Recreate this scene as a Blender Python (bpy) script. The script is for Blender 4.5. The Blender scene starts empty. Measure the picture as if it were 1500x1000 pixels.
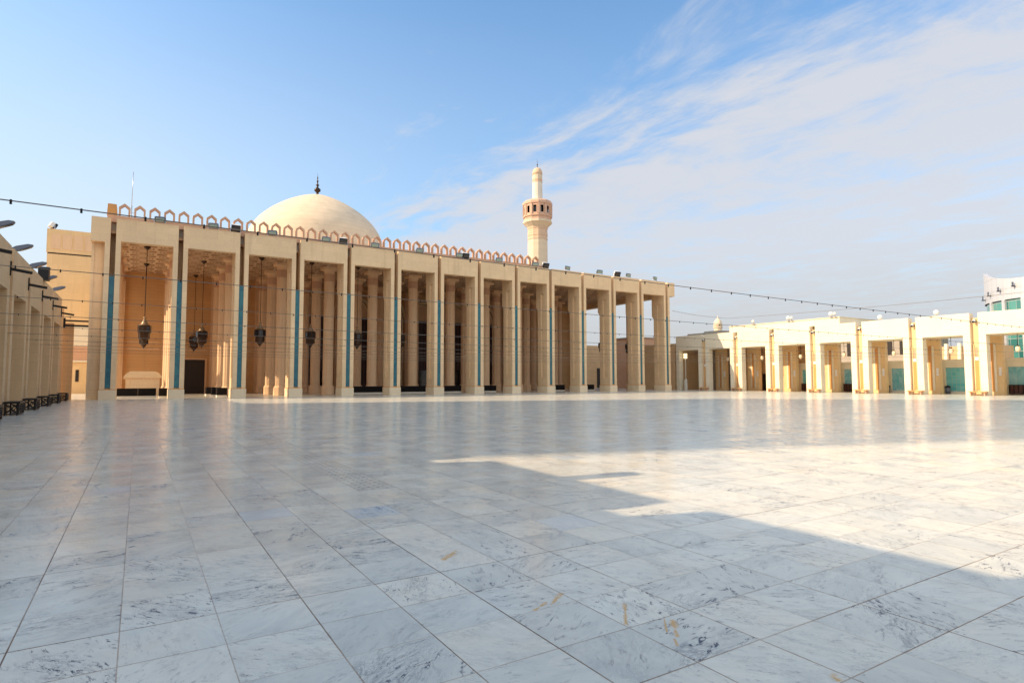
import bpy, math, random
from mathutils import Vector, Matrix, Euler
random.seed(7)
R = math.radians
scene = bpy.context.scene
COL = scene.collection

# ------------------------------------------------------------------ node helpers
class NT:
    def __init__(self, tree):
        self.t = tree; tree.nodes.clear()
    def n(self, typ, **kw):
        nd = self.t.nodes.new(typ)
        for k, v in kw.items(): setattr(nd, k, v)
        return nd
    def put(self, sock, val):
        if isinstance(val, bpy.types.NodeSocket): self.t.links.new(val, sock)
        elif val is not None:
            if sock.type == 'RGBA' and len(val) == 3: val = (*val, 1)
            sock.default_value = val
    def math(self, op, a, b=None, c=None, clamp=False):
        nd = self.n('ShaderNodeMath', operation=op); nd.use_clamp = clamp
        self.put(nd.inputs[0], a)
        if b is not None: self.put(nd.inputs[1], b)
        if c is not None: self.put(nd.inputs[2], c)
        return nd.outputs[0]
    def vmath(self, op, a, b=None, scale=None):
        nd = self.n('ShaderNodeVectorMath', operation=op)
        self.put(nd.inputs[0], a)
        if b is not None: self.put(nd.inputs[1], b)
        if scale is not None: self.put(nd.inputs['Scale'], scale)
        return nd.outputs['Value' if op in ('LENGTH', 'DOT_PRODUCT', 'DISTANCE') else 'Vector']
    def mix(self, f, a, b, blend='MIX'):
        nd = self.n('ShaderNodeMix', data_type='RGBA', blend_type=blend); nd.clamp_factor = True
        self.put(nd.inputs[0], f); self.put(nd.inputs[6], a); self.put(nd.inputs[7], b)
        return nd.outputs[2]
    def noise(self, vec, scale, detail=4, rough=.55, dist=0, dim='3D', out=0):
        nd = self.n('ShaderNodeTexNoise', noise_dimensions=dim)
        self.put(nd.inputs['Vector'], vec)
        self.put(nd.inputs['Scale'], scale); self.put(nd.inputs['Detail'], detail)
        self.put(nd.inputs['Roughness'], rough); self.put(nd.inputs['Distortion'], dist)
        return nd.outputs[out]
    def rng(self, v, a, b, c=0., d=1., smooth=False):
        nd = self.n('ShaderNodeMapRange'); nd.clamp = True
        if smooth: nd.interpolation_type = 'SMOOTHSTEP'
        for i, x in enumerate((v, a, b, c, d)): self.put(nd.inputs[i], x)
        return nd.outputs[0]
    def sep(self, v):
        nd = self.n('ShaderNodeSeparateXYZ'); self.put(nd.inputs[0], v); return nd.outputs
    def comb(self, x=0., y=0., z=0.):
        nd = self.n('ShaderNodeCombineXYZ')
        for i, q in enumerate((x, y, z)): self.put(nd.inputs[i], q)
        return nd.outputs[0]
    def pos(self): return self.n('ShaderNodeNewGeometry').outputs['Position']
    def bump(self, h, strength=.3, dist=.02):
        nd = self.n('ShaderNodeBump'); self.put(nd.inputs['Height'], h)
        nd.inputs['Strength'].default_value = strength; nd.inputs['Distance'].default_value = dist
        return nd.outputs[0]
    def surf(self, color, rough=.8, normal=None, metallic=0., spec=.5, emit=None, estr=0.):
        b = self.n('ShaderNodeBsdfPrincipled'); o = self.n('ShaderNodeOutputMaterial')
        self.put(b.inputs['Base Color'], color); self.put(b.inputs['Roughness'], rough)
        self.put(b.inputs['Metallic'], metallic); self.put(b.inputs['Specular IOR Level'], spec)
        if normal is not None: self.put(b.inputs['Normal'], normal)
        if emit is not None:
            self.put(b.inputs['Emission Color'], emit); b.inputs['Emission Strength'].default_value = estr
        self.t.links.new(b.outputs[0], o.inputs[0]); return b

def newmat(name):
    m = bpy.data.materials.new(name); m.use_nodes = True
    return m, NT(m.node_tree)

def stone(name, col, var=.12, course=.6, width=1.2, joint=.86, rough=.85, streak=.18, stain=(.25, .16, .09), spec=.25):
    """cut-stone cladding: courses, block-to-block tone, rain streaks and grain; world-space so it runs through neighbouring parts"""
    m, N = newmat(name)
    p = N.pos(); x, y, z = N.sep(p)
    u = N.math('ADD', x, y)
    br = N.n('ShaderNodeTexBrick'); br.offset = .5
    N.put(br.inputs['Vector'], N.comb(u, z, 0.))
    N.put(br.inputs['Color1'], (1, 1, 1)); N.put(br.inputs['Color2'], (.94, .94, .94)); N.put(br.inputs['Mortar'], (joint, joint, joint))
    br.inputs['Scale'].default_value = 1; br.inputs['Mortar Size'].default_value = .012; br.inputs['Mortar Smooth'].default_value = .4
    br.inputs['Brick Width'].default_value = width; br.inputs['Row Height'].default_value = course
    n1 = N.noise(p, .35, 4, .6); n2 = N.noise(p, 6., 5, .65)
    st = N.noise(N.vmath('MULTIPLY', p, (1.6, 1.6, .12)), 1., 4, .6)
    f = N.math('ADD', N.math('MULTIPLY', N.math('SUBTRACT', n1, .5), var * 2.4), N.math('MULTIPLY', N.math('SUBTRACT', n2, .5), var * 1.6))
    c = N.mix(1., col, br.outputs[0], 'MULTIPLY')
    hs = N.n('ShaderNodeHueSaturation'); N.put(hs.inputs['Color'], c); N.put(hs.inputs['Value'], N.math('ADD', 1., f))
    c = N.mix(N.rng(st, .56, .8, 0, streak), hs.outputs[0], stain)
    N.surf(c, rough, N.bump(N.math('ADD', n2, N.math('MULTIPLY', br.outputs[1], -1.)), .25, .01), spec=spec)
    return m

def plain(name, col, rough=.5, metallic=0., var=.1, scale=4., spec=.5, emit=None, estr=0.):
    m, N = newmat(name)
    n = N.noise(N.pos(), scale, 4, .6)
    hs = N.n('ShaderNodeHueSaturation'); N.put(hs.inputs['Color'], col); N.put(hs.inputs['Value'], N.rng(n, .2, .8, 1 - var, 1 + var))
    N.surf(hs.outputs[0], N.rng(n, .2, .8, max(0.02, rough - .08), min(1, rough + .08)), None, metallic, spec, emit, estr)
    return m

M = {}
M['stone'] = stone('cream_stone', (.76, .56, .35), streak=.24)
M['plinth'] = stone('pale_plinth_stone', (.76, .62, .44), course=.9)
M['slot'] = stone('tan_slot_stone', (.80, .57, .31), var=.08, course=1.2)
M['trim'] = stone('pale_arch_trim', (.86, .70, .47), course=1.2)
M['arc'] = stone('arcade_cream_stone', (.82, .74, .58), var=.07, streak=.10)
M['arc_left'] = stone('arcade_brown_stone', (.66, .45, .255), var=.10, streak=.16)  # browner tone of the arcade stone
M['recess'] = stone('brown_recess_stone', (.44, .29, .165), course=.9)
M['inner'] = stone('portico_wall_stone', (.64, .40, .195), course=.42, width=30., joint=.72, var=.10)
M['column'] = stone('column_stone', (.78, .54, .34), course=2.4, width=40., joint=.85, var=.10)
M['terra'] = stone('terracotta_stone', (.63, .38, .25), course=3., width=40., joint=.9, var=.15, streak=.2)
M['inlay'] = stone('orange_inlay_stone', (.66, .33, .12), course=.6, width=40., joint=.85, var=.12)
M['white_stone'] = stone('white_stone', (.72, .68, .60), course=.8, width=3., var=.06, streak=.06)
M['tower'] = stone('minaret_stone', (.72, .61, .46), course=1.0, width=3., joint=.92, var=.06, streak=.08)
M['tower_pink'] = stone('minaret_pink_stone', (.68, .50, .36), course=.9, width=1.4, joint=.8, var=.10)
M['dull'] = stone('grey_concrete', (.42, .37, .31), course=1.2, width=3., var=.15)
M['black'] = plain('black_wood', (.012, .010, .010), .7, var=.25, scale=9, spec=.15)
M['iron'] = plain('black_iron', (.02, .019, .02), .42, .6, .2, 12)
M['bronze'] = plain('dark_bronze', (.055, .032, .02), .38, .7, .25, 20)
M['darkglass'] = plain('smoked_glass', (.012, .011, .016), .08, 0, .2, 3, .6)
M['gallery'] = stone('red_gallery_stone', (.64, .43, .32), course=.9, width=1.4, joint=.8, var=.12)
M['door'] = plain('dark_red_timber', (.062, .016, .011), .42, 0, .3, 5)
M['void'] = plain('dark_doorway_timber', (.016, .009, .007), .6, 0, .2, 5)
M['greylamp'] = plain('grey_lamp_housing', (.13, .15, .20), .4, .5, .12, 7)
M['whitebox'] = plain('white_lamp_housing', (.75, .74, .72), .45, 0, .06, 7)
M['lampglass'] = plain('green_lamp_glass', (.26, .36, .33), .12, 0, .12, 5, .7)
M['globe'] = plain('frosted_lamp_glass', (.80, .69, .52), .3, 0, .04, 5)
M['wire'] = plain('grey_cable', (.17, .14, .115), .6, 0, .2, 3)
M['brass'] = plain('brass', (.30, .21, .12), .5, .35, .15, 8)
M['blueplastic'] = plain('blue_plastic', (.02, .17, .55), .4, 0, .08, 3)
M['steel'] = plain('brushed_steel', (.5, .5, .52), .35, .9, .1, 6)
M['sand'] = plain('sand_ground', (.36, .29, .21), .95, 0, .2, .08)
M['asphalt_roof'] = plain('roof_screed', (.48, .42, .34), .95, 0, .15, .6)

def tile_mat(name, c1, c2, size, grout=(.35, .4, .38), plane='xz', chevron=False):
    m, N = newmat(name)
    x, y, z = N.sep(N.pos())
    u = x if plane == 'xz' else y
    U = N.math('MULTIPLY', u, 1 / size); V = N.math('MULTIPLY', z, 1 / size)
    if chevron:
        V = N.math('ADD', V, N.math('PINGPONG', U, 2.))
    idv = N.comb(N.math('FLOOR', U), N.math('FLOOR', V), 0.)
    w = N.n('ShaderNodeTexWhiteNoise', noise_dimensions='3D'); N.put(w.inputs['Vector'], idv)
    fu = N.math('ABSOLUTE', N.math('SUBTRACT', N.math('FRACT', U), .5)); fv = N.math('ABSOLUTE', N.math('SUBTRACT', N.math('FRACT', V), .5))
    g = N.rng(N.math('MAXIMUM', fu, fv), .44, .48)
    big = N.noise(N.pos(), .25, 2, .5)
    c = N.mix(N.math('ADD', N.math('MULTIPLY', w.outputs[0], .6), N.rng(big, .35, .65, 0, .4)), c1, c2)
    N.surf(N.mix(g, c, grout), .25, spec=.5); return m
M['teal'] = tile_mat('turquoise_mosaic', (.006, .085, .14), (.022, .17, .19), .28, (.03, .10, .12))
M['tealwall'] = tile_mat('turquoise_wall_tile', (.07, .45, .52), (.22, .60, .64), .42, (.38, .48, .45), 'yz')
M['tealzig'] = tile_mat('zigzag_turquoise_tile', (.08, .42, .52), (.40, .66, .72), .36, (.36, .46, .46), 'yz', True)

def ceiling_mat():
    m, N = newmat('carved_ceiling')
    p = N.pos(); x, y, z = N.sep(p)
    k = 2 * math.pi / 2.5
    s = None
    for a in (0, 60, 120):
        d = N.math('ADD', N.math('MULTIPLY', x, math.cos(R(a)) * k), N.math('MULTIPLY', y, math.sin(R(a)) * k))
        q = N.math('COSINE', d); s = q if s is None else N.math('ADD', s, q)
    line = N.rng(N.math('ABSOLUTE', N.math('SUBTRACT', N.math('FRACT', N.math('MULTIPLY', s, .75)), .5)), .28, .40)
    n = N.noise(p, 1.2, 4)
    c = N.mix(line, (.62, .44, .29), (.27, .15, .085))
    c = N.mix(N.rng(n, .3, .7, 0, .3), c, (.50, .32, .20))
    N.surf(c, .85, N.bump(N.math('MULTIPLY', line, -1.), .9, .06), spec=.2); return m
M['ceiling'] = ceiling_mat()

def dome_mat():
    m, N = newmat('dome_stone')
    p = N.pos(); x, y, z = N.sep(p)
    band = N.math('ABSOLUTE', N.math('SUBTRACT', N.math('FRACT', N.math('MULTIPLY', z, 1.15)), .5))
    an = N.math('MULTIPLY', N.math('ARCTAN2', N.math('SUBTRACT', y, 125.), N.math('SUBTRACT', x, 30.2)), 14.)
    row = N.comb(N.math('FLOOR', an), N.math('FLOOR', N.math('MULTIPLY', z, 1.15)), 0.)
    w = N.n('ShaderNodeTexWhiteNoise', noise_dimensions='3D'); N.put(w.inputs['Vector'], row)
    n = N.noise(N.vmath('MULTIPLY', p, (1, 1, 2.4)), .32, 5, .62)
    v = N.math('ADD', N.rng(n, .25, .75, .84, 1.10), N.math('MULTIPLY', w.outputs[0], .07))
    hs = N.n('ShaderNodeHueSaturation'); N.put(hs.inputs['Color'], N.mix(N.rng(n, .45, .7, 0, .5), (.74, .60, .44), (.64, .52, .385))); N.put(hs.inputs['Value'], v)
    c = N.mix(N.rng(band, .45, .5, 0, .34), hs.outputs[0], (.35, .25, .17))
    N.surf(c, .75, spec=.3); return m
M['dome'] = dome_mat()

def metal_panel_mat():
    m, N = newmat('silver_panels')
    p = N.pos(); x, y, z = N.sep(p)
    an = N.math('MULTIPLY', N.math('ARCTAN2', N.math('SUBTRACT', y, 32.5), N.math('SUBTRACT', x, 128.)), 13. / 1.5)
    e = N.math('MAXIMUM', N.math('ABSOLUTE', N.math('SUBTRACT', N.math('FRACT', an), .5)), N.math('ABSOLUTE', N.math('SUBTRACT', N.math('FRACT', N.math('MULTIPLY', z, .5)), .5)))
    N.surf(N.mix(N.rng(e, .47, .495, 0, .5), (.70, .70, .72), (.3, .3, .32)), .42, metallic=.45, spec=.5); return m
M['silver'] = metal_panel_mat()

def glass_panel_mat():
    m, N = newmat('green_curtain_glass')
    p = N.pos(); x, y, z = N.sep(p)
    an = N.math('MULTIPLY', N.math('ARCTAN2', N.math('SUBTRACT', y, 32.5), N.math('SUBTRACT', x, 128.)), 13. / 1.4)
    w = N.n('ShaderNodeTexWhiteNoise', noise_dimensions='3D')
    N.put(w.inputs['Vector'], N.comb(N.math('FLOOR', an), N.math('FLOOR', N.math('MULTIPLY', z, .5)), 0.))
    e = N.math('MAXIMUM', N.math('ABSOLUTE', N.math('SUBTRACT', N.math('FRACT', an), .5)), N.math('ABSOLUTE', N.math('SUBTRACT', N.math('FRACT', N.math('MULTIPLY', z, .5)), .5)))
    c = N.mix(w.outputs[0], (.02, .13, .13), (.09, .30, .27))
    N.surf(N.mix(N.rng(e, .465, .49), c, (.35, .38, .37)), .08, spec=.8); return m
M['glass'] = glass_panel_mat()

# ------------------------------------------------------------------ polished marble paving
TS, TX, TY = .6285, -.06, 2.11
def marble():
    m, N = newmat('polished_marble_paving')
    p = N.pos(); x, y, z = N.sep(p)
    wob = N.noise(p, 1.1, 2, .5)
    U = N.math('MULTIPLY', N.math('SUBTRACT', x, TX), 1 / TS); V = N.math('MULTIPLY', N.math('SUBTRACT', y, TY), 1 / TS)
    iu, iv = N.math('FLOOR', U), N.math('FLOOR', V)
    fu, fv = N.math('SUBTRACT', U, iu), N.math('SUBTRACT', V, iv)
    idv = N.comb(iu, iv, 3.7)
    w = N.n('ShaderNodeTexWhiteNoise', noise_dimensions='3D'); N.put(w.inputs['Vector'], idv)
    rv = w.outputs[0]; r1, r2, r3 = N.sep(w.outputs[1])
    # a vein field of its own in every slab: turned and shifted by the slab's random numbers
    ang = N.math('ADD', N.math('MULTIPLY', N.math('ROUND', N.math('MULTIPLY', r1, 3.99)), .785), N.math('MULTIPLY', r2, .7))
    rot = N.n('ShaderNodeVectorRotate', rotation_type='Z_AXIS'); N.put(rot.inputs['Vector'], N.comb(fu, fv, 0.)); N.put(rot.inputs['Angle'], ang)
    loc = N.vmath('ADD', N.vmath('SCALE', N.vmath('MULTIPLY', rot.outputs[0], (1.0, .42, 1.)), scale=N.rng(rv, 0., 1., .6, 1.5)), N.vmath('MULTIPLY', w.outputs[1], (37., 53., 29.)))
    cloud = N.noise(loc, 2.6, 6, .62, 1.2)
    v1 = N.noise(loc, 3.2, 9, .66, 1.6)
    ridge = N.math('ABSOLUTE', N.math('SUBTRACT', v1, .5))
    vein = N.rng(ridge, .0, .028, 1, 0, True)
    v2 = N.noise(loc, 8.5, 6, .66, 2.2)
    vein2 = N.rng(N.math('ABSOLUTE', N.math('SUBTRACT', v2, .5)), .0, .03, 1, 0, True)
    patch = N.rng(N.noise(loc, 1.7, 3, .5), .47, .63, 0, 1, True)
    amount = N.rng(r3, .0, 1., .25, 1.15)
    dashn = N.noise(N.vmath('MULTIPLY', loc, (1., .62, 1.)), 7.5, 4, .62, 1.3)
    dmask = N.rng(N.noise(loc, 11., 3, .6), .50, .60, 0, 1)
    dash = N.math('MULTIPLY', N.rng(N.math('ABSOLUTE', N.math('SUBTRACT', dashn, .5)), .008, .030, 1, 0), dmask)
    patch2 = N.rng(N.noise(N.vmath('ADD', loc, (7., 3., 1.)), 1.5, 3, .5), .38, .56, .25, 1, True)
    speck = N.rng(N.noise(loc, 21., 4, .7, .6), .63, .70, 0, 1)
    dark = N.math('MULTIPLY', N.math('MULTIPLY', N.math('ADD', N.math('MULTIPLY', vein, .55), N.math('MULTIPLY', vein2, .55)), patch), amount)
    dark = N.math('ADD', dark, N.math('MULTIPLY', N.math('MULTIPLY', speck, patch), .5))
    dark = N.math('ADD', dark, N.math('MULTIPLY', N.math('MULTIPLY', dash, patch2), N.rng(r3, 0., 1., .35, 1.5)))
    base = N.mix(N.rng(cloud, .3, .72), (.755, .75, .665), (.575, .59, .55))
    warm = N.math('MULTIPLY', N.rng(N.noise(p, .8, 4, .6), .40, .66, .1, .7), N.rng(r1, .2, 1., .1, 1.))
    base = N.mix(warm, base, (.76, .68, .54))
    hs = N.n('ShaderNodeHueSaturation'); N.put(hs.inputs['Color'], base); N.put(hs.inputs['Value'], N.rng(rv, 0, 1, .88, 1.05))
    c = N.mix(N.math('MULTIPLY', dark, .95, clamp=True), hs.outputs[0], (.085, .095, .13))
    # the odd bluish replacement slab
    blue = N.math('MULTIPLY', N.math('GREATER_THAN', r2, .988), N.math('GREATER_THAN', y, 13.))
    for (bx, by) in ((2.71, 8.08), (4.71, 6.17), (-.43, 11.69), (1.48, 8.76), (8.3, 11.2)):
        a = math.floor((bx - TX) / TS); b = math.floor((by - TY) / TS)
        hit = N.math('MULTIPLY', N.math('COMPARE', iu, float(a), .1), N.math('COMPARE', iv, float(b), .1))
        blue = N.math('MAXIMUM', blue, hit)
    c = N.mix(N.math('MULTIPLY', blue, .34), c, (.40, .52, .66))
    # rust stains dragged along the slabs
    st = N.noise(N.vmath('MULTIPLY', p, (1, .35, 1)), 14., 4, .6)
    tot = None
    for (ax, ay, bx, by, wd) in ((2.69, 4.01, 2.85, 4.09, .022), (2.875, 4.04, 3.08, 4.19, .026), (2.66, 5.59, 2.88, 5.79, .05), (3.37, 3.73, 3.11, 3.43, .02), (3.42, 3.35, 3.26, 3.17, .012), (3.44, 3.29, 3.36, 3.19, .036), (3.36, 3.19, 3.27, 3.08, .02), (3.22, 3.06, 3.16, 2.98, .014), (3.645, 2.19, 3.615, 2.135, .034), (12.3, 9.65, 12.9, 9.55, .06)):
        L2 = (bx - ax) ** 2 + (by - ay) ** 2
        qx = N.math('SUBTRACT', x, ax); qy = N.math('SUBTRACT', y, ay)
        tt = N.math('ADD', N.math('MULTIPLY', qx, (bx - ax) / L2), N.math('MULTIPLY', qy, (by - ay) / L2), clamp=True)
        ex = N.math('SUBTRACT', qx, N.math('MULTIPLY', tt, bx - ax)); ey = N.math('SUBTRACT', qy, N.math('MULTIPLY', tt, by - ay))
        d = N.math('SQRT', N.math('ADD', N.math('MULTIPLY', ex, ex), N.math('MULTIPLY', ey, ey)))
        d = N.math('ADD', d, N.math('MULTIPLY', N.math('SUBTRACT', st, .5), wd * 4.2))
        q = N.rng(d, wd * 1.05, wd * .1, 0, 1, True); tot = q if tot is None else N.math('MAXIMUM', tot, q)
    tot = N.math('MULTIPLY', tot, N.rng(st, .30, .52, .25, 1))
    c = N.mix(N.math('MULTIPLY', tot, 1.0, clamp=True), c, (.60, .34, .09))
    # pierced drain slabs
    ind = N.math('MULTIPLY', N.math('MULTIPLY', N.math('GREATER_THAN', x, 3.08), N.math('LESS_THAN', x, 3.71)), N.math('MULTIPLY', N.math('GREATER_THAN', y, 9.65), N.math('LESS_THAN', y, 27.)))
    hu = N.math('SUBTRACT', N.math('FRACT', N.math('MULTIPLY', x, 7.95)), .5); hv = N.math('SUBTRACT', N.math('FRACT', N.math('ADD', N.math('MULTIPLY', y, 4.77), N.math('MULTIPLY', N.math('FLOOR', N.math('MULTIPLY', x, 7.95)), .5))), .5)
    hole = N.rng(N.math('ADD', N.math('MULTIPLY', hu, hu), N.math('MULTIPLY', N.math('MULTIPLY', hv, hv), 2.2)), .045, .03)
    hole = N.math('MULTIPLY', hole, ind)
    c = N.mix(N.math('MULTIPLY', ind, .06), c, (.30, .27, .25))
    c = N.mix(N.math('MULTIPLY', hole, .6), c, (.03, .028, .026))
    # joints: width and dirt vary line by line and along the line
    def joint(f, line, along, seed):
        wl = N.n('ShaderNodeTexWhiteNoise', noise_dimensions='1D'); N.put(wl.inputs['W'], N.math('ADD', N.math('ROUND', N.math('ADD', line, f)), seed))
        d = N.math('SUBTRACT', .5, N.math('ABSOLUTE', N.math('SUBTRACT', f, .5)))
        d = N.math('ADD', d, N.math('MULTIPLY', N.math('SUBTRACT', N.noise(p, 9., 2, .5), .5), .004))
        wd = N.rng(wl.outputs[0], 0, 1, .005, .0095)
        a = N.rng(N.noise(N.comb(N.math('MULTIPLY', along, .7), N.math('MULTIPLY', N.math('ROUND', N.math('ADD', line, f)), 3.1), seed), 1., 3, .6), .34, .58, .5, 1)
        return N.math('MULTIPLY', N.math('MULTIPLY', N.rng(N.math('DIVIDE', d, wd), .75, 1.2, 1, 0), a), N.rng(wl.outputs[0], 0, .6, .5, 1))
    j = N.math('MAXIMUM', N.math('MULTIPLY', joint(fu, iu, y, 11.), 1.), joint(fv, iv, x, 57.))
    jc = N.mix(N.math('MULTIPLY', N.rng(j, .55, 1.), N.rng(N.noise(p, 2.2, 3, .6), .3, .6, 1, .35)), (.24, .125, .05), (.04, .022, .014))
    c = N.mix(N.math('MULTIPLY', j, .92), c, jc)
    tilt = N.vmath('MULTIPLY', N.vmath('SUBTRACT', w.outputs[1], (.5, .5, .5)), (.010, .010, 0.))
    wav = N.n('ShaderNodeTexNoise', noise_dimensions='3D'); N.put(wav.inputs['Vector'], p); wav.inputs['Scale'].default_value = 1.6; wav.inputs['Detail'].default_value = 3
    tilt = N.vmath('ADD', tilt, N.vmath('MULTIPLY', N.vmath('SUBTRACT', wav.outputs[1], (.5, .5, .5)), (.016, .016, 0.)))
    nrm = N.vmath('NORMALIZE', N.vmath('ADD', (0, 0, 1), tilt))
    hgt = N.math('MULTIPLY', N.math('MAXIMUM', j, hole), -1.)
    b = N.n('ShaderNodeBump'); N.put(b.inputs['Height'], hgt); b.inputs['Strength'].default_value = .35; b.inputs['Distance'].default_value = .004; N.put(b.inputs['Normal'], nrm)
    rough = N.math('ADD', N.rng(N.noise(p, 1.3, 4, .65), .3, .7, .13, .27), N.math('MULTIPLY', N.math('ADD', j, dark), .25))
    N.surf(c, rough, b.outputs[0], spec=.3)
    return m
M['marble'] = marble()

# ------------------------------------------------------------------ mesh building
class MB:
    def __init__(self): self.v = []; self.f = []; self.mi = []; self.mats = []; self.smooth = []
    def mat(self, m):
        if m not in self.mats: self.mats.append(m)
        return self.mats.index(m)
    def add(self, verts, faces, m, smooth=False):
        o = len(self.v); self.v += [tuple(q) for q in verts]
        k = self.mat(m)
        for f in faces: self.f.append([i + o for i in f]); self.mi.append(k); self.smooth.append(smooth)
        return self
    def box(self, x0, x1, y0, y1, z0, z1, m):
        v = [(x0, y0, z0), (x1, y0, z0), (x1, y1, z0), (x0, y1, z0), (x0, y0, z1), (x1, y0, z1), (x1, y1, z1), (x0, y1, z1)]
        return self.add(v, [(0, 3, 2, 1), (4, 5, 6, 7), (0, 1, 5, 4), (1, 2, 6, 5), (2, 3, 7, 6), (3, 0, 4, 7)], m)
    def prism(self, poly, z0, z1, m, axis='z'):
        """poly (counter-clockwise in its plane) swept along an axis: z -> (x,y), y -> (x,z), x -> (y,z)"""
        n = len(poly)
        def P(a, b, h): return (a, b, h) if axis == 'z' else ((a, h, b) if axis == 'y' else (h, a, b))
        v = [P(a, b, z0) for a, b in poly] + [P(a, b, z1) for a, b in poly]
        fl = axis == 'y'
        fs = [list(range(n))[::-1], list(range(n, 2 * n))] + [[i, (i + 1) % n, n + (i + 1) % n, n + i] for i in range(n)]
        if fl: fs = [f[::-1] for f in fs]
        return self.add(v, fs, m)
    def lathe(self, prof, cx, cy, n, m, smooth=True, rot=0., caps=True):
        v = []; f = []
        for (r, z) in prof:
            for i in range(n):
                a = rot + 2 * math.pi * i / n; v.append((cx + r * math.cos(a), cy + r * math.sin(a), z))
        for k in range(len(prof) - 1):
            for i in range(n):
                j = (i + 1) % n; f.append((k * n + i, k * n + j, (k + 1) * n + j, (k + 1) * n + i))
        if caps:
            f.append(list(range(n))[::-1]); f.append([(len(prof) - 1) * n + i for i in range(n)])
        return self.add(v, f, m, smooth)
    def tube(self, pts, r, m, n=6, smooth=True):
        pts = [Vector(p) for p in pts]; v = []; f = []
        for i, p in enumerate(pts):
            d = (pts[min(i + 1, len(pts) - 1)] - pts[max(i - 1, 0)]).normalized()
            a = d.orthogonal().normalized() if abs(d.z) > .95 else d.cross(Vector((0, 0, 1))).normalized()
            b = d.cross(a)
            for k in range(n):
                t = 2 * math.pi * k / n; v.append(p + (a * math.cos(t) + b * math.sin(t)) * r)
        for i in range(len(pts) - 1):
            for k in range(n):
                q = (k + 1) % n; f.append((i * n + k, (i + 1) * n + k, (i + 1) * n + q, i * n + q))
        f.append(list(range(n))); f.append([(len(pts) - 1) * n + k for k in range(n)][::-1])
        return self.add(v, f, m, smooth)
    def band(self, outer, inner, y0, y1, m, axis='y'):
        """a strip between two open polylines, swept: hooped frames, arches"""
        n = len(outer)
        for i in range(n - 1):
            q = [outer[i], outer[i + 1], inner[i + 1], inner[i]]
            self.prism(q, y0, y1, m, axis)
        return self
    def xf(self, mx):
        self.v = [tuple(mx @ Vector(q)) for q in self.v]; return self
    def build(self, name, parent=None, label=None, shift=True):
        o = None
        me = bpy.data.meshes.new(name)
        off = wloc(parent) if (parent and shift) else Vector((0, 0, 0))
        me.from_pydata([tuple(Vector(q) - off) for q in self.v], [], self.f)
        for m in self.mats: me.materials.append(m)
        me.polygons.foreach_set('material_index', self.mi); me.polygons.foreach_set('use_smooth', self.smooth)
        bm_fix(me); me.update()
        o = bpy.data.objects.new(name, me); COL.objects.link(o)
        if parent: o.parent = parent
        if label: o['label'] = label
        return o

import bmesh
def bm_fix(me):
    b = bmesh.new(); b.from_mesh(me); bmesh.ops.recalc_face_normals(b, faces=b.faces); b.to_mesh(me); b.free()

def wloc(o):
    v = Vector((0, 0, 0))
    while o: v += Vector(o.location); o = o.parent
    return v

def tag(o, label, cat, group=None):
    o['label'] = label; o['category'] = cat
    if group: o['group'] = group
    return o
def thing(name, loc, label, cat, group=None):
    o = bpy.data.objects.new(name, None); COL.objects.link(o); o.location = loc; o.empty_display_size = .3
    return tag(o, label, cat, group)
KIDS = {}
def copy_tree(o, parent=None):
    c = o.copy(); COL.objects.link(c)
    if parent: c.parent = parent
    for ch in list(o.children): copy_tree(ch, c)
    return c
def inst(src, loc, parent):
    c = src.copy(); COL.objects.link(c); c.parent = parent; c.location = loc; return c
def structure(o): o['kind'] = 'structure'; return o
ORD = ['first', 'second', 'third', 'fourth', 'fifth', 'sixth', 'seventh', 'eighth', 'ninth', 'tenth', 'eleventh', 'twelfth', 'thirteenth', 'fourteenth', 'fifteenth', 'sixteenth']

# ------------------------------------------------------------------ ground
structure(MB().add([(-2500, -2500, -.02), (2500, -2500, -.02), (2500, 2500, -.02), (-2500, 2500, -.02)], [(0, 1, 2, 3)], M['sand']).build('ground'))
structure(MB().add([(-30, -60, 0), (96, -60, 0), (96, 120, 0), (-30, 120, 0)], [(0, 1, 2, 3)], M['marble']).build('courtyard_floor'))

# ------------------------------------------------------------------ the mosque with its portico
D = 65.21; S = 5.431; X0 = -2.375; NP = 14; HT = 16.47; LB = 14.45; CE = 15.3; YB = 89.0
PX = [X0 + S * i for i in range(NP)]
mosque = thing('mosque', (X0 + S * 6.5, D, 0), 'long cream stone mosque with tall columned portico, terracotta roof hoops and pale dome', 'mosque')
base = Vector(mosque.location)
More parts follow.
